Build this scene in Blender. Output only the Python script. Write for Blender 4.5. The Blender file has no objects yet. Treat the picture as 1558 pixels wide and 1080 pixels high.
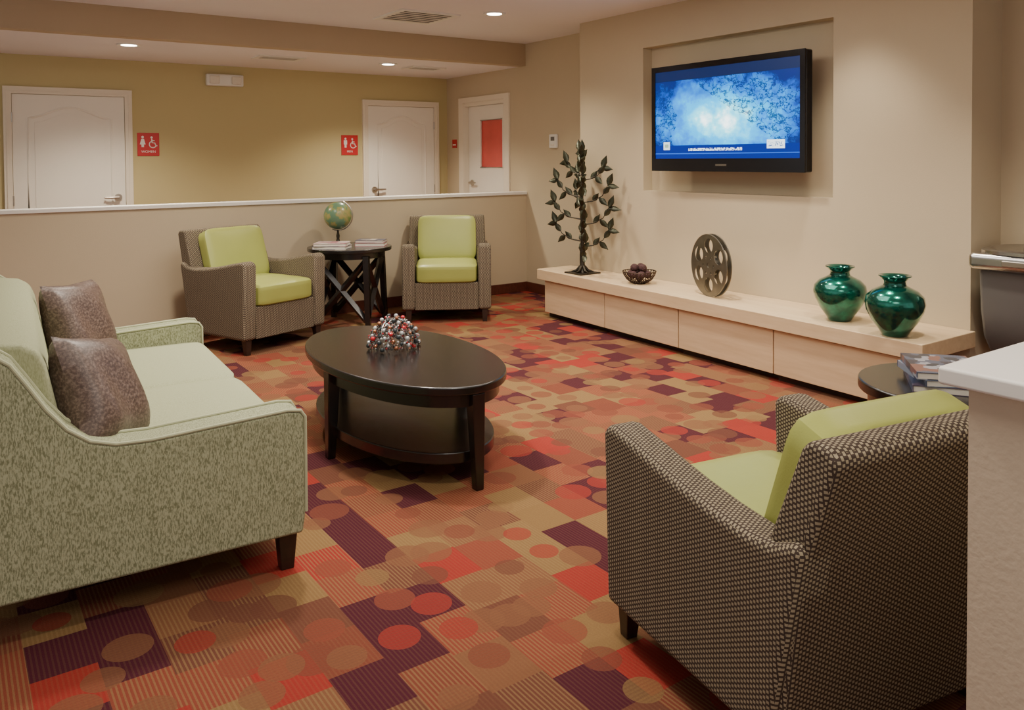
import bpy, bmesh, math, random
from mathutils import Vector, Matrix
random.seed(7)
C = bpy.context.scene.collection
PI = math.pi
R = math.radians

# ------------------------------------------------------------------ materials
class NT:
    def __init__(s, name):
        s.m = bpy.data.materials.new(name); s.m.use_nodes = True
        s.t = s.m.node_tree; s.n = s.t.nodes; s.l = s.t.links
        s.b = s.n['Principled BSDF']
    def new(s, k, **kw):
        n = s.n.new(k)
        for a, v in kw.items(): setattr(n, a, v)
        return n
    def put(s, sock, v):
        if v is None: return
        if hasattr(v, 'is_output') or isinstance(v, bpy.types.NodeSocket): s.l.new(v, sock)
        else: sock.default_value = v
    def M(s, op, a, b=None, c=None):
        n = s.new('ShaderNodeMath', operation=op)
        s.put(n.inputs[0], a); s.put(n.inputs[1], b); s.put(n.inputs[2], c)
        return n.outputs[0]
    def mix(s, f, a, b, blend='MIX'):
        n = s.new('ShaderNodeMix', data_type='RGBA', blend_type=blend)
        s.put(n.inputs[0], f)
        for i, v in ((6, a), (7, b)):
            if isinstance(v, tuple): v = (*v[:3], 1)
            s.put(n.inputs[i], v)
        return n.outputs[2]
    def comb(s, x, y, z=0.0):
        n = s.new('ShaderNodeCombineXYZ')
        s.put(n.inputs[0], x); s.put(n.inputs[1], y); s.put(n.inputs[2], z)
        return n.outputs[0]
    def wn(s, x, y, seed):
        n = s.new('ShaderNodeTexWhiteNoise', noise_dimensions='3D')
        s.l.new(s.comb(x, y, seed), n.inputs['Vector'])
        return n.outputs['Value']
    def noise(s, vec, scale, detail=3, rough=.5):
        n = s.new('ShaderNodeTexNoise')
        if vec is not None: s.l.new(vec, n.inputs['Vector'])
        n.inputs['Scale'].default_value = scale; n.inputs['Detail'].default_value = detail
        n.inputs['Roughness'].default_value = rough
        return n.outputs['Fac']
    def ramp(s, f, stops, const=False):
        n = s.new('ShaderNodeValToRGB'); cr = n.color_ramp
        if const: cr.interpolation = 'CONSTANT'
        while len(cr.elements) > 1: cr.elements.remove(cr.elements[-1])
        cr.elements[0].position = stops[0][0]; cr.elements[0].color = (*stops[0][1], 1)
        for p, c in stops[1:]:
            e = cr.elements.new(p); e.color = (*c, 1)
        s.put(n.inputs[0], f)
        return n.outputs['Color']
    def obco(s): return s.new('ShaderNodeTexCoord').outputs['Object']
    def sep(s, v):
        n = s.new('ShaderNodeSeparateXYZ'); s.l.new(v, n.inputs[0]); return n.outputs
    def bump(s, h, strength=.3, dist=.01):
        n = s.new('ShaderNodeBump'); n.inputs['Strength'].default_value = strength
        n.inputs['Distance'].default_value = dist
        s.l.new(h, n.inputs['Height']); s.l.new(n.outputs[0], s.b.inputs['Normal'])
    def boxuv(s):
        tc = s.new('ShaderNodeTexCoord'); p = s.sep(tc.outputs['Object']); n = s.sep(tc.outputs['Normal'])
        ax = s.M('GREATER_THAN', s.M('ABSOLUTE', n[0]), .65)
        az = s.M('GREATER_THAN', s.M('ABSOLUTE', n[2]), .72)
        def sel(f, a, b): return s.M('ADD', s.M('MULTIPLY', a, s.M('SUBTRACT', 1.0, f)), s.M('MULTIPLY', b, f))
        return sel(ax, p[0], p[1]), sel(az, p[2], p[1])

def simple(name, col, rough=.6, metal=0, var=.12, scale=8, bump=0, bscale=200, coat=0, spec=None, stretch=None):
    s = NT(name); co = s.obco()
    if stretch:
        mp = s.new('ShaderNodeMapping'); mp.inputs['Scale'].default_value = stretch
        s.l.new(co, mp.inputs['Vector']); co = mp.outputs[0]
    f = s.noise(co, scale)
    a = tuple(c*(1-var) for c in col); b = tuple(min(1, c*(1+var)) for c in col)
    s.l.new(s.mix(f, a, b), s.b.inputs['Base Color'])
    s.b.inputs['Roughness'].default_value = rough; s.b.inputs['Metallic'].default_value = metal
    if coat: s.b.inputs['Coat Weight'].default_value = coat; s.b.inputs['Coat Roughness'].default_value = .1
    if spec is not None: s.b.inputs['Specular IOR Level'].default_value = spec
    if bump: s.bump(s.noise(co, bscale, 2), bump, .004)
    return s.m

def emit(name, col, st):
    s = NT(name); f = s.noise(s.obco(), 5)
    s.b.inputs['Base Color'].default_value = (*col, 1)
    s.l.new(s.mix(f, tuple(c*.97 for c in col), col), s.b.inputs['Emission Color'])
    s.b.inputs['Emission Strength'].default_value = st
    return s.m

def carpet_mat():
    s = NT('carpet'); g = s.new('ShaderNodeNewGeometry'); p = s.sep(g.outputs['Position'])
    w, L, L2 = .165, .20, .165
    xs = s.M('DIVIDE', p[0], w); xi = s.M('FLOOR', xs)
    yy = s.M('ADD', s.M('DIVIDE', p[1], L), s.M('MULTIPLY', s.wn(xi, 0.0, 1.5), 5.0)); yj = s.M('FLOOR', yy)
    PL = (.066, .010, .022); RD = (.310, .030, .024); A = (.190, .052, .031); BR = (.140, .050, .031); G = (.235, .138, .055); B = (.205, .088, .043); OR = (.235, .056, .033)
    pal = [(0, PL), (.19, RD), (.31, A), (.46, BR), (.56, G), (.69, B), (.85, OR)]
    pal2 = [(0, B), (.22, BR), (.38, A), (.52, RD), (.68, G), (.80, B), (.90, OR)]
    cv = s.wn(xi, yj, 3.3)
    base = s.ramp(cv, pal, True)
    # ribbing woven along each strip: faint everywhere, strong gold pin stripes on the light tiles
    st = s.M('LESS_THAN', s.M('FRACT', s.M('DIVIDE', p[0], .0125)), .42)
    pres = s.M('MULTIPLY', s.M('GREATER_THAN', s.wn(xi, yj, 8.1), .18), s.M('GREATER_THAN', cv, .31))
    base = s.mix(s.M('MULTIPLY', st, s.M('ADD', .10, s.M('MULTIPLY', pres, .40))), base, (.30, .185, .080))
    def dots(base, off, seed, keep):
        xo = s.M('ADD', xs, off); i2 = s.M('FLOOR', xo); fx = s.M('FRACT', xo)
        y2 = s.M('ADD', s.M('DIVIDE', p[1], L2), s.M('MULTIPLY', s.wn(i2, 0.0, 12.5+seed), 7.0)); j2 = s.M('FLOOR', y2); f2 = s.M('FRACT', y2)
        dx = s.M('MULTIPLY', s.M('SUBTRACT', fx, .5), w); dy = s.M('MULTIPLY', s.M('SUBTRACT', f2, .5), L2)
        d = s.M('SQRT', s.M('ADD', s.M('MULTIPLY', dx, dx), s.M('MULTIPLY', dy, dy)))
        r = s.M('ADD', .050, s.M('MULTIPLY', s.wn(i2, j2, 21.0+seed), .028))
        m = s.M('MULTIPLY', s.M('LESS_THAN', d, r), s.M('GREATER_THAN', s.wn(i2, j2, 31.0+seed), keep))
        dot = s.ramp(s.wn(i2, j2, 41.0+seed), pal2, True)
        st2 = s.M('MULTIPLY', s.M('LESS_THAN', s.M('FRACT', s.M('DIVIDE', p[1], .0125)), .45), .30)
        dot = s.mix(st2, dot, (.15, .066, .04))
        return s.mix(s.M('MULTIPLY', m, .74), base, dot)
    col = dots(base, .5, 3.0, .60)
    col = dots(col, 0.0, 0.0, .60)
    n = s.noise(g.outputs['Position'], 170, 2)
    col = s.mix(s.M('MULTIPLY', n, .34), col, (.070, .029, .021))
    s.l.new(col, s.b.inputs['Base Color']); s.b.inputs['Roughness'].default_value = .95
    s.b.inputs['Specular IOR Level'].default_value = .1
    s.bump(n, .35, .006)
    return s.m

def woven_mat():
    s = NT('woven_upholstery'); u, v = s.boxuv()
    cu = s.M('DIVIDE', u, .0104); ci = s.M('FLOOR', cu)
    cv = s.M('ADD', s.M('DIVIDE', v, .0120), s.M('MULTIPLY', s.M('MODULO', s.M('ABSOLUTE', ci), 2.0), .5))
    a = s.M('LESS_THAN', s.M('ABSOLUTE', s.M('SUBTRACT', s.M('FRACT', cu), .5)), .34)
    b = s.M('LESS_THAN', s.M('ABSOLUTE', s.M('SUBTRACT', s.M('FRACT', cv), .5)), .27)
    m = s.M('MULTIPLY', a, b)
    t = s.noise(s.obco(), 60)
    tan = s.mix(t, (.255, .21, .138), (.37, .31, .21))
    s.l.new(s.mix(m, (.058, .040, .031), tan), s.b.inputs['Base Color'])
    s.b.inputs['Roughness'].default_value = .85; s.bump(m, .25, .003)
    s.b.inputs['Specular IOR Level'].default_value = .2
    return s.m

def sofa_mat(name, c1, c2, sc=330):
    s = NT(name); co = s.obco()
    mp = s.new('ShaderNodeMapping'); mp.inputs['Scale'].default_value = (1, 1, .30); s.l.new(co, mp.inputs[0])
    n = s.noise(mp.outputs[0], sc, 2, .55)
    c = s.ramp(n, [(.38, c1), (.58, c2)])
    s.l.new(c, s.b.inputs['Base Color']); s.b.inputs['Roughness'].default_value = .85
    s.b.inputs['Specular IOR Level'].default_value = .25
    s.bump(n, .08, .003)
    return s.m

def pillow_mat():
    s = NT('bronze_pillow'); co = s.obco(); n = s.noise(co, 110, 3, .6); n2 = s.noise(co, 300, 1)
    c = s.ramp(n, [(.34, (.066, .040, .032)), (.50, (.115, .074, .060)), (.68, (.21, .15, .125))])
    s.l.new(c, s.b.inputs['Base Color']); s.b.inputs['Roughness'].default_value = .42
    s.bump(n2, .15, .002)
    return s.m

def screen_mat():
    s = NT('screen_picture'); g = s.sep(s.new('ShaderNodeTexCoord').outputs['Generated'])
    u = s.M('SUBTRACT', 1.0, g[1]); v = g[2]
    vec = s.comb(s.M('MULTIPLY', u, 1.8), v, 0.0)
    n = s.noise(vec, 3.4, 4, .5); n2 = s.noise(vec, 12, 4, .6)
    du = s.M('DIVIDE', s.M('SUBTRACT', u, .50), .62); dv = s.M('DIVIDE', s.M('SUBTRACT', v, .42), .56)
    d = s.M('SQRT', s.M('ADD', s.M('MULTIPLY', du, du), s.M('MULTIPLY', dv, dv)))
    c0 = s.M('SUBTRACT', 1.0, d)
    val = s.M('ADD', s.M('MULTIPLY', c0, .86), s.M('ADD', s.M('MULTIPLY', s.M('SUBTRACT', n, .5), .85), s.M('MULTIPLY', s.M('SUBTRACT', n2, .5), .40)))
    col = s.ramp(val, [(0, (.0, .012, .12)), (.14, (.0, .06, .38)), (.34, (.0, .24, .78)), (.54, (.0, .52, 1)), (.70, (.22, .90, 1.1)), (.86, (1.3, 1.5, 1.5))])
    # dark twigs against the sky around the glow
    br = s.noise(s.comb(s.M('MULTIPLY', u, 9.0), s.M('MULTIPLY', v, 5.5), 4.0), 1.0, 5, .6)
    br2 = s.noise(s.comb(s.M('MULTIPLY', u, 17.0), s.M('MULTIPLY', v, 10.0), 9.0), 1.0, 4, .6)
    tw = s.M('MAXIMUM', s.M('LESS_THAN', s.M('ABSOLUTE', s.M('SUBTRACT', br, .5)), .014), s.M('LESS_THAN', s.M('ABSOLUTE', s.M('SUBTRACT', br2, .5)), .018))
    reg = s.M('GREATER_THAN', s.M('ADD', s.M('MULTIPLY', s.M('SUBTRACT', u, .45), .9), s.M('MULTIPLY', v, .75)), .50)
    reg2 = s.M('LESS_THAN', s.M('ADD', u, s.M('MULTIPLY', n, .2)), .24)
    reg = s.M('MAXIMUM', reg, reg2)
    col = s.mix(s.M('MULTIPLY', s.M('MULTIPLY', tw, reg), .85), col, (.0, .014, .11))
    def rect(u0, u1, v0, v1):
        a = s.M('MULTIPLY', s.M('GREATER_THAN', u, u0), s.M('LESS_THAN', u, u1))
        b = s.M('MULTIPLY', s.M('GREATER_THAN', v, v0), s.M('LESS_THAN', v, v1))
        return s.M('MULTIPLY', a, b)
    col = s.mix(rect(0, 1, .885, 1), col, (.002, .010, .05))
    col = s.mix(rect(0, 1, 0, .15), col, (.0, .012, .17))
    col = s.mix(rect(0, 1, .05, .062), col, (.01, .08, .45))
    ink = s.M('GREATER_THAN', s.noise(s.comb(s.M('MULTIPLY', u, 90.0), s.M('MULTIPLY', v, 40.0), 0.0), 1.0, 2), .47)
    col = s.mix(s.M('MULTIPLY', rect(.26, .64, .085, .115), ink), col, (.75, .85, .95))
    col = s.mix(rect(.80, .91, .10, .19), col, (.80, .88, .92))
    ink2 = s.M('GREATER_THAN', s.noise(s.comb(s.M('MULTIPLY', u, 120.0), s.M('MULTIPLY', v, 60.0), 3.0), 1.0, 2), .54)
    col = s.mix(s.M('MULTIPLY', rect(.81, .90, .12, .17), ink2), col, (.05, .12, .3))
    col = s.mix(rect(.065, .115, .10, .19), col, (.65, .72, .70))
    col = s.mix(rect(.075, .105, .125, .165), col, (.25, .35, .25))
    s.b.inputs['Base Color'].default_value = (0, 0, 0, 1); s.b.inputs['Roughness'].default_value = .3
    s.l.new(col, s.b.inputs['Emission Color']); s.b.inputs['Emission Strength'].default_value = 2.4
    return s.m

def globe_mat():
    s = NT('globe_map'); co = s.obco(); n = s.noise(co, 12, 5, .55)
    c = s.ramp(n, [(0, (.10, .19, .12)), (.48, (.13, .24, .14)), (.49, (.25, .28, .085)), (.58, (.36, .30, .12)), (.68, (.15, .24, .07))])
    s.l.new(c, s.b.inputs['Base Color']); s.b.inputs['Roughness'].default_value = .3
    return s.m

def vase_mat():
    s = NT('green_glaze'); co = s.obco(); n = s.noise(co, 14, 4, .6)
    c = s.ramp(n, [(.3, (.0, .050, .038)), (.55, (.003, .15, .105)), (.75, (.012, .27, .195))])
    s.l.new(c, s.b.inputs['Base Color']); s.b.inputs['Metallic'].default_value = .75; s.b.inputs['Roughness'].default_value = .18
    s.b.inputs['Coat Weight'].default_value = .8; s.bump(s.noise(co, 40, 2), .10, .004)
    return s.m

def cover_mat(name, cols, scale):
    s = NT(name); co = s.obco()
    vo = s.new('ShaderNodeTexVoronoi', distance='CHEBYCHEV'); vo.inputs['Scale'].default_value = scale
    s.l.new(co, vo.inputs['Vector'])
    f = s.sep(vo.outputs['Color'])[0]
    n = len(cols)
    s.l.new(s.ramp(f, [(i/n, c) for i, c in enumerate(cols)], True), s.b.inputs['Base Color'])
    s.b.inputs['Roughness'].default_value = .3
    return s.m

def wood_mat(name, c1, c2, rough=.4, scale=(14, 1.2, 14), coat=0):
    s = NT(name); co = s.obco()
    mp = s.new('ShaderNodeMapping'); mp.inputs['Scale'].default_value = scale; s.l.new(co, mp.inputs[0])
    n = s.noise(mp.outputs[0], 3, 5, .6)
    s.l.new(s.ramp(n, [(.3, c1), (.7, c2)]), s.b.inputs['Base Color']); s.b.inputs['Roughness'].default_value = rough
    if coat: s.b.inputs['Coat Weight'].default_value = coat; s.b.inputs['Coat Roughness'].default_value = .2
    return s.m

WALL = simple('wall_beige', (.575, .475, .325), .9, var=.04, scale=2, bump=.12, bscale=120)
WALLH = simple('wall_hall_olive', (.565, .48, .25), .9, var=.04, scale=2, bump=.08, bscale=120)
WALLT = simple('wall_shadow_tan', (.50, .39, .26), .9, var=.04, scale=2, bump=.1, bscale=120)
STUC = simple('wall_textured_taupe', (.60, .49, .36), .9, var=.05, scale=30, bump=.25, bscale=90)
CEIL = simple('ceiling_paint', (.83, .785, .80), .95, var=.03, scale=2, bump=.1, bscale=90)
CAP = simple('cap_white', (.84, .80, .74), .45, var=.03)
DOORW = simple('door_white', (.88, .83, .74), .5, var=.02)
TRIM = simple('door_trim_cream', (.82, .74, .61), .5, var=.02)
BASE = wood_mat('baseboard_mahogany', (.07, .018, .010), (.12, .03, .016), .45)
CARPET = carpet_mat()
WOVEN = woven_mat()
LEATH = simple('lime_leather', (.365, .395, .100), .38, var=.08, scale=6, bump=.1, bscale=180)
SOFA = sofa_mat('sage_fabric', (.190, .205, .112), (.41, .43, .280))
SOFAT = sofa_mat('sage_fabric_seat', (.33, .35, .21), (.42, .44, .28))
WELT = simple('sage_welt', (.45, .47, .30), .8)
PILLOW = pillow_mat()
ESP = wood_mat('espresso_wood', (.005, .0032, .003), (.009, .006, .005), .27, coat=.4)
DLEG = wood_mat('dark_leg_wood', (.018, .009, .006), (.035, .016, .010), .4)
MAPLE = wood_mat('maple_laminate', (.64, .46, .27), (.74, .56, .35), .42, (10, .8, 10))
MAPLE2 = wood_mat('maple_front', (.60, .42, .25), (.70, .51, .32), .45, (10, .8, 10))
BLACK = simple('black_plastic', (.006, .006, .008), .18, var=.1)
TOE = simple('toe_kick_dark', (.05, .03, .02), .8)
STEEL = simple('brushed_steel', (.52, .51, .50), .25, 1, var=.1, scale=20)
NICKEL = simple('satin_nickel', (.52, .47, .42), .3, 1, var=.05)
BRONZE = simple('aged_bronze', (.040, .032, .022), .42, .6, var=.5, scale=25)
LEAFM = simple('bronze_leaf', (.050, .052, .030), .36, .55, var=.9, scale=22)
REEL = simple('film_reel_metal', (.24, .225, .19), .38, .9, var=.3, scale=14)
WIRE = simple('bowl_wire', (.06, .036, .028), .4, .7)
BALL = simple('plum_wicker_ball', (.070, .028, .028), .85, var=.7, scale=70, bump=1.0, bscale=120)
VASE = vase_mat()
GLOBE = globe_mat()
SCREEN = screen_mat()
REDS = simple('sign_red', (.56, .025, .03), .4, var=.05)
REDG = simple('red_glazing', (.72, .10, .085), .25, var=.2, scale=4)
WHITE = simple('white_plastic', (.82, .80, .75), .4, var=.02)
SLAT = simple('vent_slat', (.70, .66, .61), .5, var=.05)
DARK = simple('vent_gap_shade', (.05, .045, .04), .8)
LENS = emit('downlight_lens', (1, .92, .78), 16)
GREYH = simple('grey_housing', (.14, .135, .13), .4, var=.06)
PAPER = simple('paper_pages', (.78, .72, .62), .8, var=.06, scale=60)
MAG1 = cover_mat('magazine_cover_dark', [(.02, .03, .055), (.07, .09, .15), (.32, .33, .38), (.025, .03, .06), (.20, .09, .08)], 24)
MAG2 = cover_mat('magazine_cover_pink', [(.55, .40, .40), (.70, .62, .58), (.45, .16, .20)], 9)
MAG3 = cover_mat('magazine_cover_navy', [(.04, .05, .10), (.10, .08, .12), (.50, .45, .42)], 10)
MAG4 = cover_mat('magazine_cover_slate', [(.05, .07, .12), (.22, .26, .34), (.10, .12, .18)], 12)
BOOKR = simple('book_cover_rose', (.42, .12, .14), .4)
BEADC = simple('clear_bead', (.62, .64, .66), .08, .5, var=.1)
BEADR = simple('red_bead', (.50, .02, .03), .1, var=.1)
BEADK = simple('smoke_bead', (.04, .05, .055), .08, .2, var=.1)
BEADP = simple('copper_bead', (.35, .14, .07), .2, .7, var=.1)
BEADM = cover_mat('mixed_small_beads', [(.05, .05, .055), (.50, .50, .52), (.30, .12, .06), (.04, .05, .05), (.42, .03, .035), (.35, .34, .33)], 60)
SILV = simple('silver_wire', (.30, .29, .28), .25, 1)

# ------------------------------------------------------------------ mesh helpers
def bx(bm, x0, x1, y0, y1, z0, z1):
    v = [bm.verts.new(p) for p in ((x0,y0,z0),(x1,y0,z0),(x1,y1,z0),(x0,y1,z0),(x0,y0,z1),(x1,y0,z1),(x1,y1,z1),(x0,y1,z1))]
    for f in ((0,3,2,1),(4,5,6,7),(0,1,5,4),(1,2,6,5),(2,3,7,6),(3,0,4,7)): bm.faces.new([v[i] for i in f])
    return bm
def box(*a): return bx(bmesh.new(), *a)
def prism(bm, pts, axis, a, b):
    def mk(p, t):
        return {'x': (t, p[0], p[1]), 'y': (p[0], t, p[1]), 'z': (p[0], p[1], t)}[axis]
    A = [bm.verts.new(mk(p, a)) for p in pts]; B = [bm.verts.new(mk(p, b)) for p in pts]
    n = len(pts); bm.faces.new(A); bm.faces.new(B[::-1])
    for i in range(n): bm.faces.new((A[i], B[i], B[(i+1) % n], A[(i+1) % n]))
    return bm
def lathe(bm, prof, n=40, c=(0,0,0)):
    rings = []
    for r, z in prof:
        if r < 1e-5: rings.append([bm.verts.new((c[0], c[1], c[2]+z))])
        else: rings.append([bm.verts.new((c[0]+r*math.cos(2*PI*i/n), c[1]+r*math.sin(2*PI*i/n), c[2]+z)) for i in range(n)])
    for a, b in zip(rings, rings[1:]):
        for i in range(n):
            j = (i+1) % n
            if len(a) == 1 and len(b) == 1: continue
            if len(a) == 1: bm.faces.new((a[0], b[i], b[j]))
            elif len(b) == 1: bm.faces.new((a[i], a[j], b[0]))
            else: bm.faces.new((a[i], a[j], b[j], b[i]))
    for e in (rings[0], rings[-1]):
        if len(e) > 1: bm.faces.new(e)
    return bm
def tube(bm, pts, r, n=8, closed=False):
    pts = [Vector(p) for p in pts]; N = len(pts); rings = []
    rr = r if isinstance(r, (list, tuple)) else [r]*N
    up = None
    for i, p in enumerate(pts):
        a = pts[(i-1) % N] if (closed or i > 0) else p; b = pts[(i+1) % N] if (closed or i < N-1) else p
        t = (b-a).normalized()
        if up is None:
            up = Vector((0,0,1)) if abs(t.z) < .9 else Vector((1,0,0))
        s = t.cross(up)
        if s.length < 1e-4: s = t.cross(Vector((0,1,0)))
        s.normalize(); q = s.cross(t).normalized(); up = q
        rings.append([bm.verts.new(p + rr[i]*(math.cos(2*PI*k/n)*s + math.sin(2*PI*k/n)*q)) for k in range(n)])
    for i in range(N if closed else N-1):
        a, b = rings[i], rings[(i+1) % N]
        for k in range(n): bm.faces.new((a[k], a[(k+1) % n], b[(k+1) % n], b[k]))
    if not closed: bm.faces.new(rings[0]); bm.faces.new(rings[-1][::-1])
    return bm
def softbox(dx, dy, dz, n=7, cuts=9, puff=(0,0,0)):
    bm = bmesh.new(); bmesh.ops.create_cube(bm, size=2)
    bmesh.ops.subdivide_edges(bm, edges=bm.edges[:], cuts=cuts, use_grid_fill=True)
    for v in bm.verts:
        p = v.co; m = max(abs(c) for c in p); q = (abs(p.x)**n+abs(p.y)**n+abs(p.z)**n)**(1/n)
        s = p*(m/q)
        b = [(1-s.y**2)*(1-s.z**2), (1-s.x**2)*(1-s.z**2), (1-s.x**2)*(1-s.y**2)]
        v.co = Vector((s.x*dx/2*(1+puff[0]*b[0]), s.y*dy/2*(1+puff[1]*b[1]), s.z*dz/2*(1+puff[2]*b[2])))
    return bm
def pillow(w, h, t):
    bm = bmesh.new(); bmesh.ops.create_grid(bm, x_segments=18, y_segments=18, size=1)
    geo = bmesh.ops.duplicate(bm, geom=bm.verts[:]+bm.edges[:]+bm.faces[:])
    top = set(g for g in geo['geom'] if isinstance(g, bmesh.types.BMVert))
    for v in bm.verts:
        x, y = v.co.x, v.co.y; e = max(0, (1-x**4)*(1-y**4))**.6
        k = 1-.07*(1-abs(x))*y*y; k2 = 1-.07*(1-abs(y))*x*x
        z = t/2*e*(1 if v in top else -1)*(1+.10*math.sin(5*x+3*y))
        v.co = Vector((x*w/2*k2, y*h/2*k, z))
    bmesh.ops.remove_doubles(bm, verts=bm.verts[:], dist=1e-4)
    return bm
def oval(bm, a, b, z0, z1, n=64, ax=0, ay=0):
    return prism(bm, [(ax+a*math.cos(2*PI*i/n), ay+b*math.sin(2*PI*i/n)) for i in range(n)], 'z', z0, z1)
def taper(bm, x, y, z0, z1, s0, s1, ox=0, oy=0):
    p = []
    for (z, s, dx, dy) in ((z0, s0, ox, oy), (z1, s1, 0, 0)):
        p.append([bm.verts.new((x+dx+i*s/2, y+dy+j*s/2, z)) for i, j in ((-1,-1),(1,-1),(1,1),(-1,1))])
    bm.faces.new(p[0][::-1]); bm.faces.new(p[1])
    for i in range(4): bm.faces.new((p[0][i], p[0][(i+1)%4], p[1][(i+1)%4], p[1][i]))
    return bm

def obj(name, bm, mat, parent=None, loc=(0,0,0), rot=(0,0,0), bevel=0, seg=3, smooth=True, ang=40):
    bmesh.ops.recalc_face_normals(bm, faces=bm.faces[:])
    me = bpy.data.meshes.new(name); bm.to_mesh(me); bm.free()
    if smooth:
        for p in me.polygons: p.use_smooth = True
        me.set_sharp_from_angle(angle=R(ang))
    me.materials.append(mat)
    o = bpy.data.objects.new(name, me); C.objects.link(o)
    o.location = loc; o.rotation_euler = rot
    if parent: o.parent = parent
    if bevel:
        m = o.modifiers.new('edge', 'BEVEL'); m.width = bevel; m.segments = seg; m.limit_method = 'ANGLE'; m.angle_limit = R(30); m.harden_normals = True
    return o
def tag(o, label, cat, group=None):
    o['label'] = label; o['category'] = cat
    if group: o['group'] = group
    return o
def thing(name, label, cat, loc=(0,0,0), rz=0, group=None):
    o = bpy.data.objects.new(name, None); C.objects.link(o); o.empty_display_size = .1
    o.location = loc; o.rotation_euler = (0,0,rz)
    return tag(o, label, cat, group)
def dup(o, parent=None):
    c = o.copy(); C.objects.link(c); c.parent = parent
    for ch in o.children: dup(ch, c)
    return c
def place(o, loc, rz, label):
    o.location = loc; o.rotation_euler = (0,0,rz); o['label'] = label
def struct(name, bm, mat, **k):
    o = obj(name, bm, mat, **k); o['kind'] = 'structure'; return o
def textmesh(name, txt, size, mat, parent, loc, rot):
    cu = bpy.data.curves.new('lettering_curve', 'FONT'); cu.body = txt; cu.size = size; cu.align_x = 'CENTER'; cu.extrude = .0008
    t = bpy.data.objects.new('lettering_tmp', cu); C.objects.link(t)
    dg = bpy.context.evaluated_depsgraph_get(); me = bpy.data.meshes.new_from_object(t.evaluated_get(dg))
    bpy.data.objects.remove(t); me.materials.clear(); me.materials.append(mat)
    o = bpy.data.objects.new(name, me); C.objects.link(o); o.parent = parent; o.location = loc; o.rotation_euler = rot
    return o

# ------------------------------------------------------------------ camera
F_PX, HOR, PIT, ROLL, YAW, EYE = 1240, 241, 1.5, .4, 35, 1.4
pp = HOR + F_PX*math.tan(R(PIT))
cd = bpy.data.cameras.new('camera'); cam = bpy.data.objects.new('camera', cd); C.objects.link(cam)
cam.matrix_world = Matrix.Translation((0,0,EYE)) @ Matrix.Rotation(R(-YAW), 4, 'Z') @ Matrix.Rotation(R(90-PIT), 4, 'X') @ Matrix.Rotation(R(-ROLL), 4, 'Z')
cd.sensor_width = 36; cd.lens = F_PX/1558*36; cd.shift_y = -(540-pp)/1558; cd.clip_start = .05
bpy.context.scene.camera = cam

# ------------------------------------------------------------------ room shell
HW, FW, XW, XB = 6.95, 8.58, 5.05, 4.70     # half wall face, far wall face, right wall, projecting media wall
CZ, HZ = 2.60, 2.37
B0, B1 = 2.25, 5.64
struct('floor', box(-2.5, 5.3, -2.0, 8.75, -.1, 0), CARPET, smooth=False)
struct('ceiling', box(-2.5, 5.3, -2.0, HW, CZ, CZ+.1), CEIL, smooth=False)
struct('ceiling_hall', box(-2.5, 5.3, HW+.12, 8.75, HZ, HZ+.1), CEIL, smooth=False)
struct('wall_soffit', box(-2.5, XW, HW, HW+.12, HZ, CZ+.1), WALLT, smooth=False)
struct('wall_far', box(-2.5, 5.3, FW, FW+.15, 0, HZ), WALLH, smooth=False)
bm = bmesh.new()
bx(bm, XW, 5.25, -2.0, HW+.12, 0, CZ)
D3a, D3b, D3z = 7.30, 8.22, 2.05
bx(bm, XW, 5.25, HW+.12, D3a, 0, HZ); bx(bm, XW, 5.25, D3b, FW, 0, HZ); bx(bm, XW, 5.25, D3a, D3b, D3z, HZ)
struct('wall_right', bm, WALL, smooth=False)
RY0, RY1, RZ0, RZ1 = 3.11, 4.84, 1.13, 2.29
bm = bmesh.new()
bx(bm, XB+.1, XW, B0, B1, 0, CZ)
bx(bm, XB, XB+.1, B0, RY0, 0, CZ); bx(bm, XB, XB+.1, RY1, B1, 0, CZ)
bx(bm, XB, XB+.1, RY0, RY1, 0, RZ0); bx(bm, XB, XB+.1, RY0, RY1, RZ1, CZ)
bmesh.ops.remove_doubles(bm, verts=bm.verts[:], dist=1e-4)
struct('wall_media', bm, WALL, smooth=False)
struct('wall_half', box(-2.5, XW, HW, HW+.12, 0, 1.02), WALL, smooth=False)
struct('trim_1', box(-2.5, XW, HW-.02, HW+.14, 1.02, 1.05), CAP, bevel=.004)
struct('baseboard_half', box(-2.5, XW-.015, HW-.015, HW, 0, .10), BASE, bevel=.003)
struct('baseboard_right', box(XW-.015, XW, B1, HW, 0, .10), BASE, bevel=.003)
struct('wall_counter', box(1.365, 2.3, -1.0, .655, 0, 1.025), STUC, smooth=False)
struct('trim_2', box(1.332, 2.34, -1.0, .69, 1.025, 1.055), CAP, bevel=.006)

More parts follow.
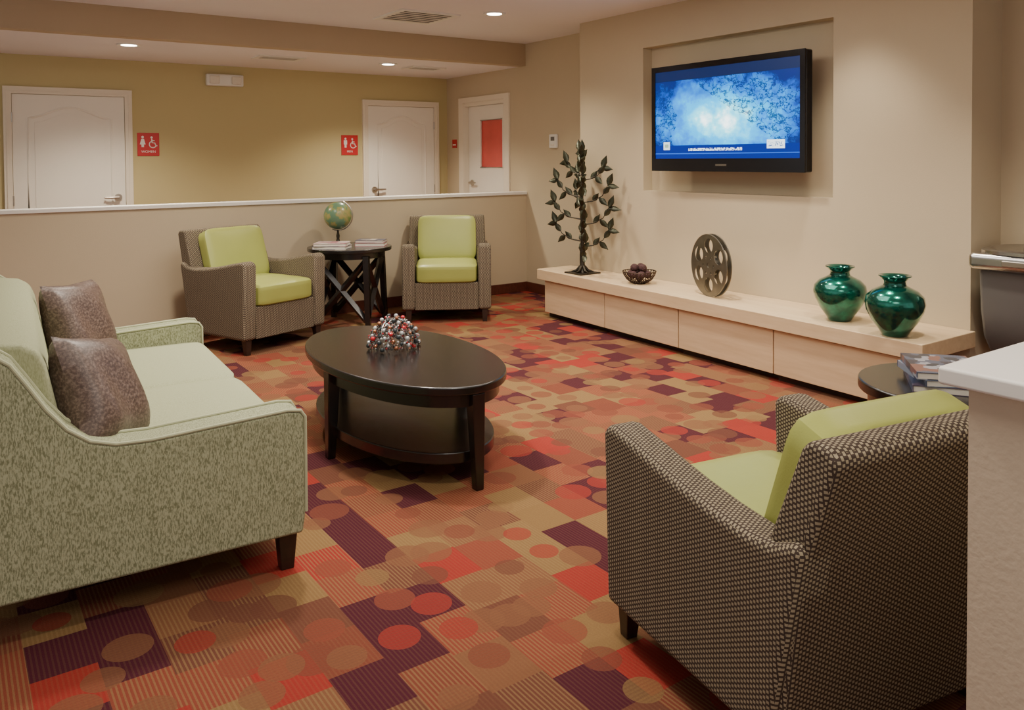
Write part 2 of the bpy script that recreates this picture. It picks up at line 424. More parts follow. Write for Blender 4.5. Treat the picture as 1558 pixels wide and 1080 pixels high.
# doors --------------------------------------------------------------------
def lever(parent, p, ax, side):
    ax = Vector(ax); side = Vector(side); p = Vector(p)
    bm = bmesh.new()
    tube(bm, [p, p+ax*.012], .034, 20); tube(bm, [p+ax*.01, p+ax*.05], .012, 12)
    tube(bm, [p+ax*.048, p+ax*.05+side*.04, p+ax*.048+side*.08, p+ax*.042+side*.125], [.013, .012, .011, .009], 10)
    return obj('door_handle', bm, NICKEL, parent)
def panel_door(name, x0, x1, handle_right, hinge_left):
    z1 = 2.045
    d = bpy.data.objects.new(name, None); C.objects.link(d); d.location = ((x0+x1)/2, FW, 0); d['kind'] = 'structure'
    w = (x1-x0)/2; f = .065; zt0 = z1-.03; zt1 = z1+f-.03
    bm = bmesh.new()
    bx(bm, -w, -w+f, -.03, 0, 0, zt0); bx(bm, w-f, w, -.03, 0, 0, zt0); bx(bm, -w, w, -.03, 0, zt0, zt1)
    obj('door_frame', bm, TRIM, d, smooth=False)
    bm = bmesh.new()
    bx(bm, -w+.022, -w+.034, -.036, -.03, 0, zt0+.03); bx(bm, w-.034, w-.022, -.036, -.03, 0, zt0+.03); bx(bm, -w+.034, w-.034, -.036, -.03, zt0+.022, zt0+.03)
    obj('frame_bead', bm, TRIM, d, smooth=False)
    a = w-f
    obj('door_slab', box(-a+.004, a-.004, -.02, -.001, .01, z1-.034), DOORW, d, smooth=False)
    def arch(zb, zt, rise):
        s = a-.12; pts = [(-s, zb), (s, zb), (s, zt)]
        for i in range(1, 16):
            t = i/16; x = s-2*s*t; pts.append((x, zt+rise*(.5-.5*math.cos(2*PI*t))))
        pts.append((-s, zt)); return pts
    for zb, zt, rise in ((.90, 1.80, .10), (.16, .76, 0.0)):
        pts = arch(zb, zt, rise); bm = bmesh.new()
        tube(bm, [(x, -.020, z) for x, z in pts], .010, 8, True)
        obj('panel_moulding', bm, DOORW, d)
        k = .84; cz = (zb+zt)/2
        obj('door_panel', prism(bmesh.new(), [(x*k, cz+(z-cz)*.91) for x, z in pts], 'y', -.025, -.019), DOORW, d, bevel=.004)
    lever(d, ((a-.07)*(1 if handle_right else -1), -.02, 1.055), (0,-1,0), ((-1 if handle_right else 1), 0, 0))
    for z in (.25, 1.05, 1.80):
        bm = bmesh.new(); x = -a+.002 if hinge_left else a-.002
        tube(bm, [(x, -.028, z-.045), (x, -.028, z+.045)], .007, 10); obj('hinge', bm, NICKEL, d)
panel_door('door_1', .46, 1.52, True, True)
panel_door('door_2', 3.93, 4.92, False, False)
d = bpy.data.objects.new('door_3', None); C.objects.link(d); d.location = (XW, (D3a+D3b)/2, 0); d['kind'] = 'structure'
w = (D3b-D3a)/2; bm = bmesh.new()
for s in (-1, 1):
    bx(bm, 0, .12, min(s*w, s*(w-.04)), max(s*w, s*(w-.04)), 0, D3z-.04); bx(bm, -.02, 0, min(s*(w-.04), s*(w+.06)), max(s*(w-.04), s*(w+.06)), 0, D3z)
bx(bm, 0, .12, -w, w, D3z-.04, D3z); bx(bm, -.02, 0, -w-.06, w+.06, D3z, D3z+.06)
obj('door_frame', bm, TRIM, d, smooth=False)
a = w-.044; bm = bmesh.new()
g0, g1, gz0, gz1 = -.30, .16, 1.30, 1.84
bx(bm, .06, .10, -a, g0, .01, D3z-.045); bx(bm, .06, .10, g1, a, .01, D3z-.045); bx(bm, .06, .10, g0, g1, .01, gz0); bx(bm, .06, .10, g0, g1, gz1, D3z-.045)
obj('door_slab', bm, DOORW, d, smooth=False)
bm = bmesh.new(); tube(bm, [(.058, y, z) for y, z in ((g0,gz0),(g1,gz0),(g1,gz1),(g0,gz1))], .012, 6, True); obj('window_bead', bm, DOORW, d)
obj('window_pane', box(.075, .085, g0, g1, gz0, gz1), REDG, d)
lever(d, (.06, a-.07, 1.12), (-1,0,0), (0,-1,0))

# ------------------------------------------------------------------ ceiling fittings
def downlight(x, y, z, label, power=45, size=125):
    t = thing('recessed_downlight', label, 'ceiling light', (x, y, z-.012), 0, 'recessed ceiling downlights')
    n = 32; bm = bmesh.new(); lathe(bm, [(.062, .012), (.062, .004), (.092, 0), (.095, .006), (.095, .012)], n); obj('trim_ring', bm, WHITE, t)
    bm = bmesh.new(); lathe(bm, [(.061, .004), (.061, .0115)], n); obj('lens', bm, LENS, t)
    l = bpy.data.lights.new('downlight_beam', 'SPOT'); l.energy = power; l.spot_size = R(size); l.spot_blend = .9; l.color = (1, .89, .71); l.shadow_soft_size = .08
    o = bpy.data.objects.new('downlight_beam', l); C.objects.link(o); o.location = (x, y, z-.03)
downlight(3.77, 5.62, CZ, 'round recessed downlight in the main ceiling beside the large square vent', 155)
downlight(1.30, 7.40, HZ, 'round recessed downlight in the hall ceiling near the left door', 225, 130)
downlight(3.74, 7.52, HZ, 'round recessed downlight in the hall ceiling near the middle door', 225, 130)
def vent(x, y, z, s, sy, label, n):
    t = thing('ceiling_vent', label, 'vent', (x, y, z-.012), 0, 'ceiling air vents')
    bm = bmesh.new(); f = .045
    bx(bm, -s, s, -sy, -sy+f, 0, .012); bx(bm, -s, s, sy-f, sy, 0, .012); bx(bm, -s, -s+f, -sy+f, sy-f, 0, .012); bx(bm, s-f, s, -sy+f, sy-f, 0, .012)
    obj('frame', bm, WHITE, t, smooth=False)
    obj('gap_shade', box(-s+f, s-f, -sy+f, sy-f, .003, .0118), DARK, t, smooth=False)  # flush dark sheet, paints the shade in the gaps between slats
    for i in range(n):
        p = (2*sy-2*f)/n; y0 = -sy+f+p*(i+.55)
        obj('slat', box(-s+f, s-f, y0, y0+p*.42, .0005, .003), SLAT, t, smooth=False)
    return t
vent(3.30, 6.10, CZ, .27, .27, 'large square slatted air vent in the main ceiling', 6)
vent(2.64, 7.60, HZ, .22, .13, 'slatted vent in the hall ceiling above the white wall fixture', 3)
vent(4.23, 7.66, HZ, .20, .13, 'slatted vent in the hall ceiling nearest the far right corner', 3)

# ------------------------------------------------------------------ wall fixtures
t = thing('emergency_light', 'white emergency light box high on the hall wall', 'light fixture', (2.40, FW, 2.16))
obj('housing', box(-.185, .185, -.06, 0, 0, .12), WHITE, t, bevel=.012)
for s in (-1, 1):
    obj('lamp_head', box(s*.11-.05, s*.11+.05, -.075, -.058, .02, .10), PAPER, t, bevel=.01)
def sign(x, label, word, woman):
    t = thing('restroom_sign', label, 'sign', (x, FW, 1.45), 0)
    obj('plate', box(-.10, .10, -.008, 0, 0, .225), REDS, t, bevel=.003)
    bm = bmesh.new(); y0, y1 = -.0095, -.007
    prism(bm, [(-.052+.012*math.cos(a*PI/8), .183+.012*math.sin(a*PI/8)) for a in range(16)], 'y', y0, y1)
    if woman: prism(bm, [(-.064,.167),(-.040,.167),(-.026,.112),(-.040,.112),(-.041,.085),(-.063,.085),(-.064,.112),(-.078,.112)], 'y', y0, y1)
    else: prism(bm, [(-.072,.167),(-.032,.167),(-.032,.12),(-.040,.12),(-.040,.085),(-.064,.085),(-.064,.12),(-.072,.12)], 'y', y0, y1)
    obj('person_symbol', bm, WHITE, t, smooth=False)
    bm = bmesh.new(); yy = -.008
    prism(bm, [(.030+.011*math.cos(a*PI/8), .180+.011*math.sin(a*PI/8)) for a in range(16)], 'y', y0, y1)
    tube(bm, [(.030, yy, .165), (.034, yy, .128), (.058, yy, .126), (.070, yy, .096), (.080, yy, .100)], .006, 6)
    tube(bm, [(.032, yy, .150), (.056, yy, .148)], .005, 6)
    tube(bm, [(.040+.032*math.cos(R(a)), yy, .112+.032*math.sin(R(a))) for a in range(110, 345, 15)], .005, 6)
    obj('wheelchair_symbol', bm, WHITE, t)
    textmesh('lettering', word, .034, WHITE, t, (0, -.009, .030), (R(90), 0, 0))
sign(1.665, 'red WOMEN restroom sign with white symbols beside the left door', 'WOMEN', True)
sign(3.775, 'red MEN restroom sign with white symbols beside the middle door', 'MEN', False)
t = thing('wall_plaque', 'small red room plaque beside the door with the red window', 'sign', (XW, 8.40, 1.53))
obj('plate', box(-.008, 0, -.05, .05, 0, .10), REDS, t, bevel=.002); obj('caption_strip', box(-.0095, -.007, -.035, .035, .03, .045), WHITE, t)
t = thing('thermostat', 'white thermostat on the wall above the metal tree', 'thermostat', (XW, 6.46, 1.50))
obj('housing', box(-.028, 0, -.06, .06, 0, .14), WHITE, t, bevel=.008); obj('display', box(-.030, -.027, -.03, .03, .075, .115), GREYH, t); obj('dial', box(-.034, -.027, -.03, .03, .025, .04), PAPER, t, bevel=.003)

# ------------------------------------------------------------------ television in its recess
W2, H = .69, .80
t = thing('television', 'large black flat screen television showing a blue cloudy picture', 'television', (4.60, 3.91, 1.295))
obj('housing', box(-.03, .045, -W2, W2, 0, H), BLACK, t, bevel=.012)
bm = bmesh.new(); bl, bb, bt = .038, .095, .042
bx(bm, -.042, -.029, -W2, W2, 0, bb); bx(bm, -.042, -.029, -W2, W2, H-bt, H); bx(bm, -.042, -.029, -W2, -W2+bl, bb, H-bt); bx(bm, -.042, -.029, W2-bl, W2, bb, H-bt)
obj('bezel', bm, BLACK, t, smooth=False)
obj('screen', box(-.036, -.030, -W2+bl, W2-bl, bb, H-bt), SCREEN, t, smooth=False)
bm = bmesh.new(); bx(bm, -.0425, -.0415, -.05, .05, .042, .054); obj('maker_badge', bm, STEEL, t, smooth=False)
bm = bmesh.new(); bx(bm, .045, .17, -.10, .10, .30, .50); bx(bm, .16, .1995, -.2, .2, .22, .58); obj('wall_bracket', bm, BLACK, t, bevel=.005)

# ------------------------------------------------------------------ low media bench
def fx(y): return 4.31 - (5.78-y)*.0475
t = obj('bench_top', prism(bmesh.new(), [(fx(5.78), 5.78), (XB-.001, 5.78), (XB-.001, 2.22), (fx(2.22), 2.22)], 'z', .33, .42), MAPLE, bevel=.005)
tag(t, 'long pale maple bench top running below the television', 'bench top')
ys = [5.70, 4.865, 4.035, 3.20, 2.30]
labs = ['low pale maple drawer cabinet under the metal tree', 'low pale maple drawer cabinet second from the tree end', 'low pale maple drawer cabinet under the film reel', 'low pale maple drawer cabinet under the green vases']
for i in range(4):
    y1, y0 = ys[i], ys[i+1]; yc = (y0+y1)/2; X = fx(yc)
    t = thing('drawer_cabinet', labs[i], 'cabinet', (X, yc, 0), 0, 'drawer cabinets under the bench top')
    h = (y1-y0)/2-.002; dx = .0475*h
    obj('body', prism(bmesh.new(), [(.05-dx, -h), (.37, -h), (.37, h), (.05+dx, h)], 'z', .05, .3295), MAPLE2, t)
    obj('drawer_front', prism(bmesh.new(), [(.028-dx, -h+.002), (.049-dx, -h+.002), (.049+dx, h-.002), (.028+dx, h-.002)], 'z', .050, .322), MAPLE2, t, bevel=.002)
    obj('toe_kick', box(.10, .36, -h, h, 0, .05), TOE, t)

# metal tree -----------------------------------------------------------------
t = thing('metal_tree', 'tall dark metal tree sculpture with leaves on the bench', 'sculpture', (4.45, 5.32, .42))
obj('base_plate', box(-.11, .11, -.11, .11, 0, .012), BRONZE, t, bevel=.003)
bm = bmesh.new()
tr = [(0,0,.008), (.002,.002,.05), (0,.006,.16), (.004,-.004,.32), (-.003,.005,.50), (.002,-.003,.72), (0,.003,.92), (0,0,1.04)]
tube(bm, tr, [.042, .024, .019, .016, .013, .010, .006, .003], 10)
for a in range(6):
    an = a*PI/3+.3; tube(bm, [(.015*math.cos(an), .015*math.sin(an), .06), (.05*math.cos(an), .05*math.sin(an), .024), (.095*math.cos(an), .095*math.sin(an), .014)], [.014, .012, .005], 8)
bl = bmesh.new()
def leaf(bm, p, dr, L=.112, Wd=.054):
    dr = Vector(dr).normalized()
    nv = Vector((-.65+random.uniform(-.2,.2), -.65+random.uniform(-.2,.2), random.uniform(-.1,.4)))
    s = nv.cross(dr).normalized(); n = s.cross(dr)
    p = Vector(p); prof = [(0, .02), (.10, .25), (.28, .47), (.48, .50), (.72, .30), (.88, .12), (1, .004)]
    top = []
    for tt, ww in prof:
        c = p + dr*L*tt + n*(.006*math.sin(tt*PI))
        top.append((bm.verts.new(c - s*Wd*ww), bm.verts.new(c + n*.003), bm.verts.new(c + s*Wd*ww)))
    for a, b in zip(top, top[1:]):
        bm.faces.new((a[0], a[1], b[1], b[0])); bm.faces.new((a[1], a[2], b[2], b[1]))
def tp(z):
    for a, b in zip(tr, tr[1:]):
        if a[2] <= z <= b[2]:
            k = (z-a[2])/(b[2]-a[2]); return Vector(a).lerp(Vector(b), k)
    return Vector(tr[-1])
NB = 18
for i in range(NB):
    z = .13 + (.93-.13)*(i/(NB-1)); sd = 1 if i % 2 else -1
    # flattened against the wall: branches fan mainly along the bench (y)
    an = sd*PI/2 + (.6 if (i//2) % 2 else -.6) + random.uniform(-.25, .25)
    env = .305 if z < .48 else .305*(1-((z-.48)/.64)**1.5)
    env = max(.06, env)*random.uniform(.84, 1.0)
    dx, dy = math.cos(an)*.8, math.sin(an)
    rise = .15 if z < .7 else .11
    P = [tp(z), tp(z)+Vector((dx*env*.40, dy*env*.40, .015)), tp(z)+Vector((dx*env*.75, dy*env*.75, rise*.40)), tp(z)+Vector((dx*env*.95, dy*env*.95, rise))]
    tube(bm, P, [.007, .0055, .004, .0025], 6)
    leaf(bl, P[3], (dx*.45, dy*.45, 1))
    for k, (q, up) in enumerate(((P[1], 1), (P[1].lerp(P[2], .65), -1), (P[2].lerp(P[3], .2), 1), (P[3], -.3))):
        leaf(bl, q, (dx*.8+random.uniform(-.15,.15), dy*.9, .85*up+.1), random.uniform(.090, .108), .048)
leaf(bl, (0,0,1.03), (.1,.1,1)); leaf(bl, (0,0,1.00), (.3,.9,.6)); leaf(bl, (0,0,.99), (-.2,-.9,.6))
for v in bl.verts:
    if v.co.x > .235: v.co.x = .235-(v.co.x-.235)*.3
obj('trunk', bm, BRONZE, t)
o = obj('foliage', bl, LEAFM, t)
sm = o.modifiers.new('thick', 'SOLIDIFY'); sm.thickness = .0025

# wire bowl with wicker balls ---------------------------------------------------
BC = Vector((4.44, 4.62, .42))
t = thing('wire_bowl', 'small dark wire bowl on the bench holding plum balls', 'bowl', BC)
bm = bmesh.new()
def ring(r, z, n=28): return [(r*math.cos(2*PI*i/n), r*math.sin(2*PI*i/n), z) for i in range(n)]
prof = [(.045, .004), (.07, .012), (.10, .035), (.122, .070), (.130, .095)]
for i in range(28):
    a = 2*PI*i/28
    for tw in (.5, -.5):
        tube(bm, [(r*math.cos(a+tw*j/4), r*math.sin(a+tw*j/4), z) for j, (r, z) in enumerate(prof)], .0026, 5)
obj('wires', bm, WIRE, t)
bm = bmesh.new(); tube(bm, ring(.130, .095), .004, 6, True); obj('rim', bm, WIRE, t)
bm = bmesh.new(); tube(bm, ring(.045, .0045), .0045, 6, True); obj('foot_ring', bm, WIRE, t)
def ball(r):
    bm = bmesh.new(); bmesh.ops.create_icosphere(bm, subdivisions=4, radius=r)
    for v in bm.verts: v.co *= 1+.06*math.sin(v.co.x*220)*math.sin(v.co.y*230+1)*math.sin(v.co.z*210)
    return bm
pos = [(0,0,.044)]
for i in range(6): pos.append((.066*math.cos(i*PI/3), .066*math.sin(i*PI/3), .072))
for i in range(3): pos.append((.039*math.cos(i*2*PI/3+PI/6), .039*math.sin(i*2*PI/3+PI/6), .124))
b0 = None
for i, p in enumerate(pos):
    if b0 is None: b0 = o = obj('wicker_ball', ball(.0305), BALL)
    else: o = b0.copy(); C.objects.link(o)
    o.location = BC+Vector(p); o.rotation_euler = (i, i*.7, 0)
    tag(o, 'plum brown textured ball heaped in the wire bowl on the bench', 'ball', 'plum balls in the wire bowl')

# film reel -----------------------------------------------------------------------
t = thing('film_reel', 'bronze metal film reel standing upright on the bench', 'film reel', (4.42, 3.88, .42), R(75))
RR = .22
def flange():
    cu = bpy.data.curves.new('flange_curve', 'CURVE'); cu.dimensions = '2D'; cu.fill_mode = 'BOTH'; cu.extrude = .0025; cu.bevel_depth = 0
    def circ(cx, cy, r, n=36):
        s = cu.splines.new('POLY'); s.points.add(n-1); s.use_cyclic_u = True
        for i in range(n): s.points[i].co = (cx+r*math.cos(2*PI*i/n), cy+r*math.sin(2*PI*i/n), 0, 1)
    circ(0, 0, RR, 72); circ(0, 0, .018, 20)
    for i in range(6):
        a = 2*PI*i/6+PI/2; circ(.138*math.cos(a), .138*math.sin(a), .053)
    for i in range(6):
        a = 2*PI*i/6+PI/2+PI/6; circ(.062*math.cos(a), .062*math.sin(a), .010, 14)
    o = bpy.data.objects.new('flange_tmp', cu); C.objects.link(o)
    dg = bpy.context.evaluated_depsgraph_get(); me = bpy.data.meshes.new_from_object(o.evaluated_get(dg)); bpy.data.objects.remove(o)
    me.materials.clear(); me.materials.append(REEL); return me
fm = flange()
for s in (-1, 1):
    o = bpy.data.objects.new('flange', fm); C.objects.link(o); o.parent = t; o.location = (0, s*.019, RR); o.rotation_euler = (R(90), 0, 0)
    bm = bmesh.new(); tube(bm, [(RR*.988*math.cos(2*PI*i/64), s*.019, RR+RR*.988*math.sin(2*PI*i/64)) for i in range(64)], .004, 6, True); obj('rim', bm, REEL, t)
bm = bmesh.new(); tube(bm, [(0,-.019,RR), (0,.019,RR)], .066, 32); obj('hub', bm, REEL, t)

# green vases ----------------------------------------------------------------------
def vase(x, y, s, label):
    t = thing('vase', label, 'vase', (x, y, .42), 0, 'green vases on the bench')
    prof = [(0,0), (.062,0), (.068,.006), (.085,.035), (.122,.085), (.148,.140), (.156,.180), (.148,.218), (.118,.250), (.080,.268), (.060,.280)]
    bm = bmesh.new(); lathe(bm, [(r*s, z*s) for r, z in prof]+[(.04*s, .280*s)], 48); obj('body', bm, VASE, t, ang=60)
    bm = bmesh.new(); lathe(bm, [(r*s, z*s) for r, z in [(.061,.279), (.056,.292), (.057,.305), (.075,.322), (.086,.330), (.084,.336), (.070,.334), (.050,.312), (.046,.285)]], 48); obj('neck', bm, VASE, t, ang=60)
vase(4.38, 2.85, .975, 'shiny green vase on the bench, the one nearer the film reel')
vase(4.245, 2.43, .985, 'shiny green vase at the right end of the bench')

# ------------------------------------------------------------------ armchairs
def make_chair():
    t = thing('armchair', '', 'armchair', (0,0,0), 0, 'woven armchairs with lime cushions')
    for s in (-1, 1):
        a, b = (.270, .380) if s > 0 else (-.380, -.270)
        pr = [(-.315, .10), (.355, .10), (.372, .595), (.36, .618), (.32, .624), (.22, .608), (.10, .586), (.0, .570), (-.12, .556), (-.24, .549), (-.32, .556), (-.375, .580), (-.405, .588), (-.412, .56)]
        obj('arm', prism(bmesh.new(), pr, 'x', a, b), WOVEN, t, bevel=.034, seg=5)
    pr = [(-.330, .055), (-.235, .055), (-.25, .45), (-.378, .78), (-.40, .806), (-.46, .804), (-.482, .778), (-.40, .52)]
    # rounded upper corners: the back is a stack of slices narrowing towards the top edge
    bm = bmesh.new(); ws = []
    prism(bm, pr, 'x', -.362, .362)
    for v in bm.verts:
        if v.co.z > .77: v.co.x *= .965
    obj('backrest', bm, WOVEN, t, bevel=.040, seg=6)
    obj('seat_base', box(-.269, .269, -.24, .352, .10, .315), WOVEN, t, bevel=.008)
    obj('seat_cushion', softbox(.535, .585, .15, 9, puff=(0, 0, .12)), LEATH, t, (0, .078, .385))
    obj('back_cushion', softbox(.535, .115, .395, 9, puff=(0, .22, 0)), LEATH, t, (0, -.253, .613), (R(19), 0, 0))
    for sx in (-1, 1):
        for sy, oy in ((.31, .008), (-.27, -.01)):
            obj('leg', taper(bmesh.new(), sx*.325, sy, 0, .10, .036, .052, 0, oy), DLEG, t, bevel=.003)
    return t
ch = make_chair()
place(ch, (1.888, 1.368, 0), R(-10), 'woven brown armchair with lime cushions in the right foreground, seen from behind')
c2 = dup(ch); place(c2, (1.97, 6.27, 0), R(-160), 'woven brown armchair with lime cushions by the half wall, left of the globe table'); c2.scale = (1, 1, 1.08)
c3 = dup(ch); place(c3, (3.70, 6.31, 0), R(149), 'woven brown armchair with lime cushions by the half wall, right of the globe table'); c3.scale = (1, 1, 1.08)

# ------------------------------------------------------------------ sofa
t = thing('sofa', 'sage green two seat sofa with swooping arms at left', 'sofa', (.555, 3.638, 0), R(-3.5))
prof = [(.49, .13), (.50, .20), (.50, .525), (.485, .548), (.44, .555), (.20, .544), (.02, .535), (-.08, .540), (-.15, .562), (-.21, .608), (-.262, .675), (-.31, .755), (-.35, .818), (-.395, .853), (-.44, .858), (-.48, .84), (-.495, .79), (-.46, .13)]
for s in (-1, 1):
    a, b = sorted((s*.95, s*.82))
    o = obj('arm', prism(bmesh.new(), prof, 'y', a, b), SOFA, t, bevel=.012)
    for e in (a, b):
        bm = bmesh.new(); tube(bm, [(x*1.002, e+(.004 if e == a else -.004), z+.002) for x, z in prof[1:-1]], .006, 8); obj('piping', bm, WELT, o)
pb = [(-.46, .13), (-.24, .13), (-.20, .46), (-.228, .64), (-.255, .775), (-.275, .825), (-.32, .853), (-.40, .862), (-.45, .855), (-.488, .83), (-.494, .78)]
obj('backrest', prism(bmesh.new(), pb, 'y', -.819, .819), SOFAT, t, bevel=.02)
obj('seat_base', box(-.30, .485, -.819, .819, .13, .30), SOFA, t, bevel=.01)
for s in (-1, 1):
    obj('seat_cushion', softbox(.71, .815, .16, 16, cuts=11, puff=(0, 0, .05)), SOFAT, t, (.14, s*.4085, .382))
for x in (.445, -.435):
    for y in (-.89, .89): obj('leg', taper(bmesh.new(), x, y, 0, .13, .044, .064), DLEG, t, bevel=.003)
def put_pillow(w, loc, roll, lean, yaw, label):
    o = obj('throw_pillow', pillow(w, w, .18), PILLOW)
    o.rotation_mode = 'XYZ'
    o.matrix_world = Matrix.Translation(loc) @ Matrix.Rotation(R(yaw), 4, 'Z') @ Matrix.Rotation(R(-lean), 4, 'X') @ Matrix.Rotation(R(90), 4, 'X') @ Matrix.Rotation(R(roll), 4, 'Z')
    tag(o, label, 'pillow', 'brown pillows on the sofa')
put_pillow(.385, (.415, 2.98, .638), -14, 22, 60, 'mottled brown throw pillow leaning near the closer sofa arm')
put_pillow(.385, (.50, 4.18, .662), -4, 18, 52, 'mottled brown throw pillow leaning on the sofa back nearer the far arm')

# ------------------------------------------------------------------ coffee table
CT = (1.835, 3.60, 0)
t = thing('coffee_table', 'oval espresso wood coffee table with a lower shelf', 'coffee table', CT)
A, B, TH = .395, .735, .45
obj('tabletop', oval(bmesh.new(), A, B, TH-.038, TH, 96), ESP, t, bevel=.008)
obj('apron', oval(bmesh.new(), A-.035, B-.035, TH-.095, TH-.038, 96), ESP, t)
obj('shelf', oval(bmesh.new(), A-.045, B-.08, .100, .150, 96), ESP, t, bevel=.006)
for x, y in ((0, -.698), (0, .698), (-.352, 0), (.352, 0)):
    ux, uy = (0 if x == 0 else math.copysign(1, x)), (0 if y == 0 else math.copysign(1, y))
    bm = bmesh.new(); taper(bm, x, y, 0, TH-.038, .038, .062, ux*.014, uy*.014); obj('leg', bm, ESP, t, bevel=.004)
# beaded ornament
OC = Vector((1.855, 3.70, TH))
t = thing('beaded_ornament', 'wire and crystal bead ornament with red beads on the coffee table', 'ornament', OC)
bm = bmesh.new()
for k in range(14):
    a = 2*PI*k/14
    for sgn in (.5, -.6):
        tube(bm, [(.125*math.sin(th)*math.cos(a+th*sgn), .125*math.sin(th)*math.sin(a+th*sgn), .004+.145*abs(math.cos(th))) for th in [j*PI/2/8 for j in range(9)]], .002, 5)
obj('wires', bm, SILV, t)
bd = {}
for i in range(90):
    m = (BEADC, BEADK, BEADP, BEADC, BEADK, BEADR, BEADC, BEADK, BEADP)[i % 9]
    z = 1-(i+.5)/90; an = i*2.399; r = math.sqrt(max(0, 1-z*z)); k = random.uniform(.86, 1.06)
    rad = random.uniform(.0085, .0125)
    if m.name not in bd:
        b = bmesh.new(); bmesh.ops.create_icosphere(b, subdivisions=2, radius=1); o = obj('bead', b, m, t); bd[m.name] = o
    else: o = bd[m.name].copy(); C.objects.link(o); o.parent = t
    o.location = (.130*r*k*math.cos(an), .130*r*k*math.sin(an), max(.013, .012+.145*z*k)); o.scale = (rad,)*3
bm = bmesh.new()
for i in range(330):
    z = random.random(); an = random.uniform(0, 2*PI); r = math.sqrt(1-z*z); k = random.uniform(.70, 1.03); rad = random.uniform(.0045, .0075)
    c = Vector((.130*r*k*math.cos(an), .130*r*k*math.sin(an), max(.008, .010+.145*z*k)))
    g = bmesh.ops.create_icosphere(bm, subdivisions=1, radius=rad)
    for v in g['verts']: v.co += c
o = obj('small_beads', bm, BEADM, t, ang=180); o['kind'] = 'stuff'

# ------------------------------------------------------------------ globe table and what stands on it
TX, TY, TZ = 2.85, 6.50, .66
t = thing('side_table', 'round espresso side table with crossed legs between the two armchairs', 'side table', (TX, TY, 0), R(35-90+12))
bm = bmesh.new(); oval(bm, .355, .355, TZ-.032, TZ); obj('tabletop', bm, ESP, t, bevel=.006)
bm = bmesh.new(); oval(bm, .30, .30, TZ-.085, TZ-.032); obj('apron', bm, ESP, t)
q = .215
for sx in (-1, 1):
    for sy in (-1, 1): obj('leg', taper(bmesh.new(), sx*q, sy*q, 0, TZ-.06, .042, .05, sx*.02, sy*.02), ESP, t, bevel=.003)
for k in range(4):
    a = k*PI/2; c, s = math.cos(a), math.sin(a)
    def rt(x, y, z): return (x*c-y*s, x*s+y*c, z)
    bm = bmesh.new(); tube(bm, [rt(q, -q, .06), rt(q, q, TZ-.10)], .028, 4); tube(bm, [rt(q, q, .06), rt(q, -q, TZ-.10)], .028, 4); obj('cross_brace', bm, ESP, t)
t = thing('globe', 'small desk globe on a dark stand on the side table', 'globe', (2.83, 6.70, TZ), R(-35))
bm = bmesh.new(); lathe(bm, [(.065, 0), (.065, .008), (.05, .016), (.02, .028), (.012, .05), (.016, .075), (.010, .10), (.008, .125)], 28); obj('stand', bm, BRONZE, t)
bm = bmesh.new(); tube(bm, [(.130*math.sin(R(a)), 0, .252-.130*math.cos(R(a))) for a in range(-22, 170, 12)], .005, 8); obj('meridian_arc', bm, NICKEL, t)
bm = bmesh.new(); bmesh.ops.create_uvsphere(bm, u_segments=40, v_segments=24, radius=.120); obj('globe_ball', bm, GLOBE, t, (0,0,.252), (0, R(20), 0))
def book(x, y, z, w, d, h, rz, cover, label, name='book', group=None):
    t = thing(name, label, 'book' if name == 'book' else 'magazine', (x, y, z), R(rz), group)
    c = max(.0015, h*.09)
    bm = bmesh.new(); bx(bm, -w/2, w/2, -d/2, d/2, 0, c); bx(bm, -w/2, w/2, -d/2, d/2, h-c, h); bx(bm, -w/2, -w/2+c, -d/2, d/2, c, h-c); obj('cover', bm, cover, t)
    obj('pages', box(-w/2+c, w/2-.005, -d/2+.004, d/2-.004, c, h-c), PAPER, t)
book(2.66, 6.42, TZ, .28, .20, .026, -40, MAG3, 'dark covered book lowest in the left pile on the globe table')
book(2.66, 6.42, TZ+.0265, .27, .20, .024, -35, MAG2, 'pale pink book on top of the left pile on the globe table')
book(3.02, 6.43, TZ, .25, .19, .030, -35, BOOKR, 'rose covered book under another at right on the globe table')
book(3.02, 6.43, TZ+.0305, .24, .17, .020, -40, MAG3, 'dark and white book on top of the right pile beside the globe')

# ------------------------------------------------------------------ end table at right with magazines
t = thing('end_table', 'round dark end table behind the foreground armchair', 'end table', (3.07, 1.55, 0))
bm = bmesh.new(); oval(bm, .31, .31, .51, .55); obj('tabletop', bm, ESP, t, bevel=.008)
bm = bmesh.new(); oval(bm, .275, .275, .43, .51); obj('apron', bm, ESP, t)
bm = bmesh.new(); oval(bm, .24, .24, .12, .145); obj('shelf', bm, ESP, t, bevel=.005)
for k in range(4):
    a = k*PI/2+.4; obj('leg', taper(bmesh.new(), .235*math.cos(a), .235*math.sin(a), 0, .44, .034, .048, .02*math.cos(a), .02*math.sin(a)), ESP, t, bevel=.003)
g = 'magazines on the end table'
book(3.04, 1.55, .55, .24, .31, .026, -55, MAG3, 'navy magazine at the bottom of the pile on the end table', 'magazine', g)
book(3.04, 1.55, .5765, .23, .30, .024, -42, MAG4, 'slate blue magazine in the middle of the pile on the end table', 'magazine', g)
book(3.03, 1.55, .601, .23, .30, .026, -50, MAG1, 'dark glossy magazine on top of the pile on the end table', 'magazine', g)

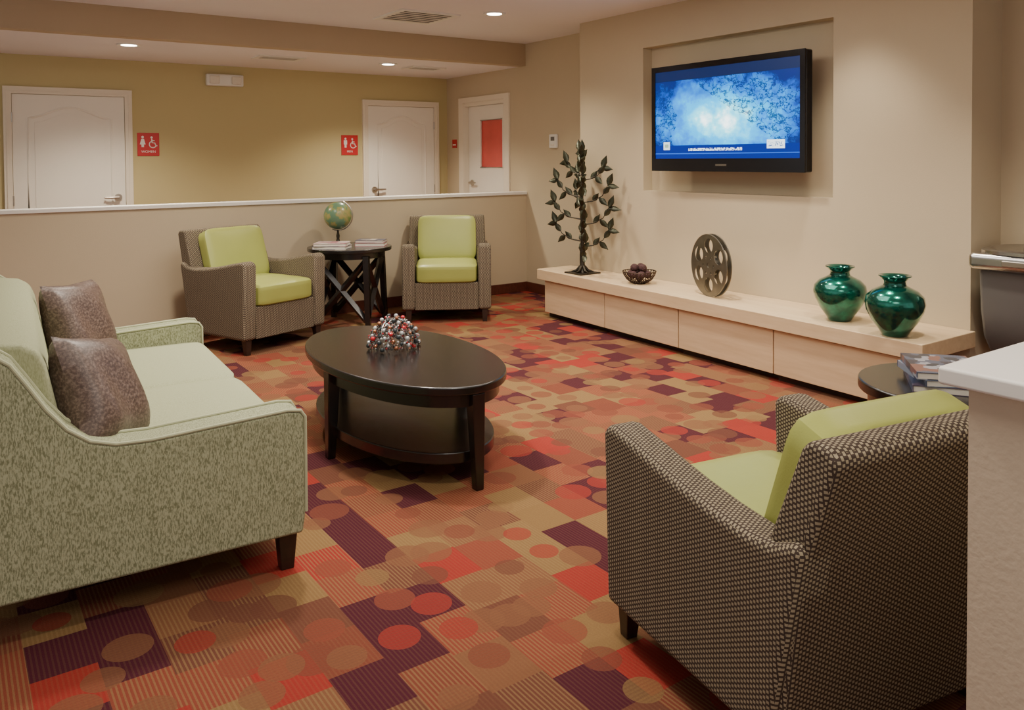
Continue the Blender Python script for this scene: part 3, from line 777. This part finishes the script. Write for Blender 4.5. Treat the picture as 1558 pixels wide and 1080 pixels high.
# ------------------------------------------------------------------ drinking fountain
t = thing('drinking_fountain', 'stainless steel drinking fountain on the wall past the bench', 'drinking fountain', (XW, 1.95, 0))
obj('housing', prism(bmesh.new(), [(-.38, .40), (-.30, .30), (0, .28), (0, .79), (-.44, .79), (-.42, .55)], 'y', -.22, .22), GREYH, t, bevel=.025, seg=4)
bm = bmesh.new(); bx(bm, -.50, 0, -.25, .25, .785, .875)
obj('basin_skirt', bm, STEEL, t, bevel=.030, seg=6)
bm = bmesh.new(); n = 40
prof2 = [(1.0, .872), (1.0, .890), (.95, .897), (.88, .890), (.55, .877)]
rings = []
for k, z in prof2:
    rings.append([bm.verts.new((-.26+.235*k*math.copysign(abs(math.cos(2*PI*i/n))**.6, math.cos(2*PI*i/n)), .235*k*math.copysign(abs(math.sin(2*PI*i/n))**.6, math.sin(2*PI*i/n)), z)) for i in range(n)])
for a, b in zip(rings, rings[1:]):
    for i in range(n): bm.faces.new((a[i], a[(i+1) % n], b[(i+1) % n], b[i]))
bm.faces.new(rings[-1]); obj('basin', bm, STEEL, t)
bm = bmesh.new(); tube(bm, [(-.10, .12, .88), (-.10, .12, .93), (-.13, .10, .955), (-.17, .08, .95)], .012, 10); obj('bubbler', bm, NICKEL, t)
bm = bmesh.new(); bx(bm, -.508, -.499, -.07, .07, .815, .845); obj('push_bar', bm, NICKEL, t, bevel=.004)

# ------------------------------------------------------------------ light
def spot(x, y, z, p, size=130, col=(1, .90, .755), rad=.08):
    l = bpy.data.lights.new('room_downlight', 'SPOT'); l.energy = p; l.spot_size = R(size); l.spot_blend = .9; l.color = col; l.shadow_soft_size = rad
    o = bpy.data.objects.new('room_downlight', l); C.objects.link(o); o.location = (x, y, z)
for x, y, p, sz in ((1.4, 5.5, 175, 125), (3.7, 3.7, 160, 112), (1.5, 3.7, 175, 125), (3.6, 1.8, 135, 112), (1.2, 1.8, 90, 125), (4.25, 4.4, 75, 90), (4.25, 2.9, 75, 90)): spot(x, y, 2.56, p, sz)
def area(x, y, z, sx, sy, p, col=(1, .94, .84)):  # added soft fill just under the ceiling, no fixture stands for it
    l = bpy.data.lights.new('soft_fill_light', 'AREA'); l.shape = 'RECTANGLE'; l.size = sx; l.size_y = sy; l.energy = p; l.color = col
    o = bpy.data.objects.new('soft_fill_light', l); C.objects.link(o); o.location = (x, y, z)
area(2.2, 3.6, 2.58, 2.2, 2.2, 68)
area(0.9, 0.2, 2.58, 1.6, 1.4, 36)
w = bpy.data.worlds.new('ambient'); bpy.context.scene.world = w; w.use_nodes = True
bg = w.node_tree.nodes['Background']; bg.inputs[0].default_value = (1, .94, .88, 1); bg.inputs[1].default_value = .58
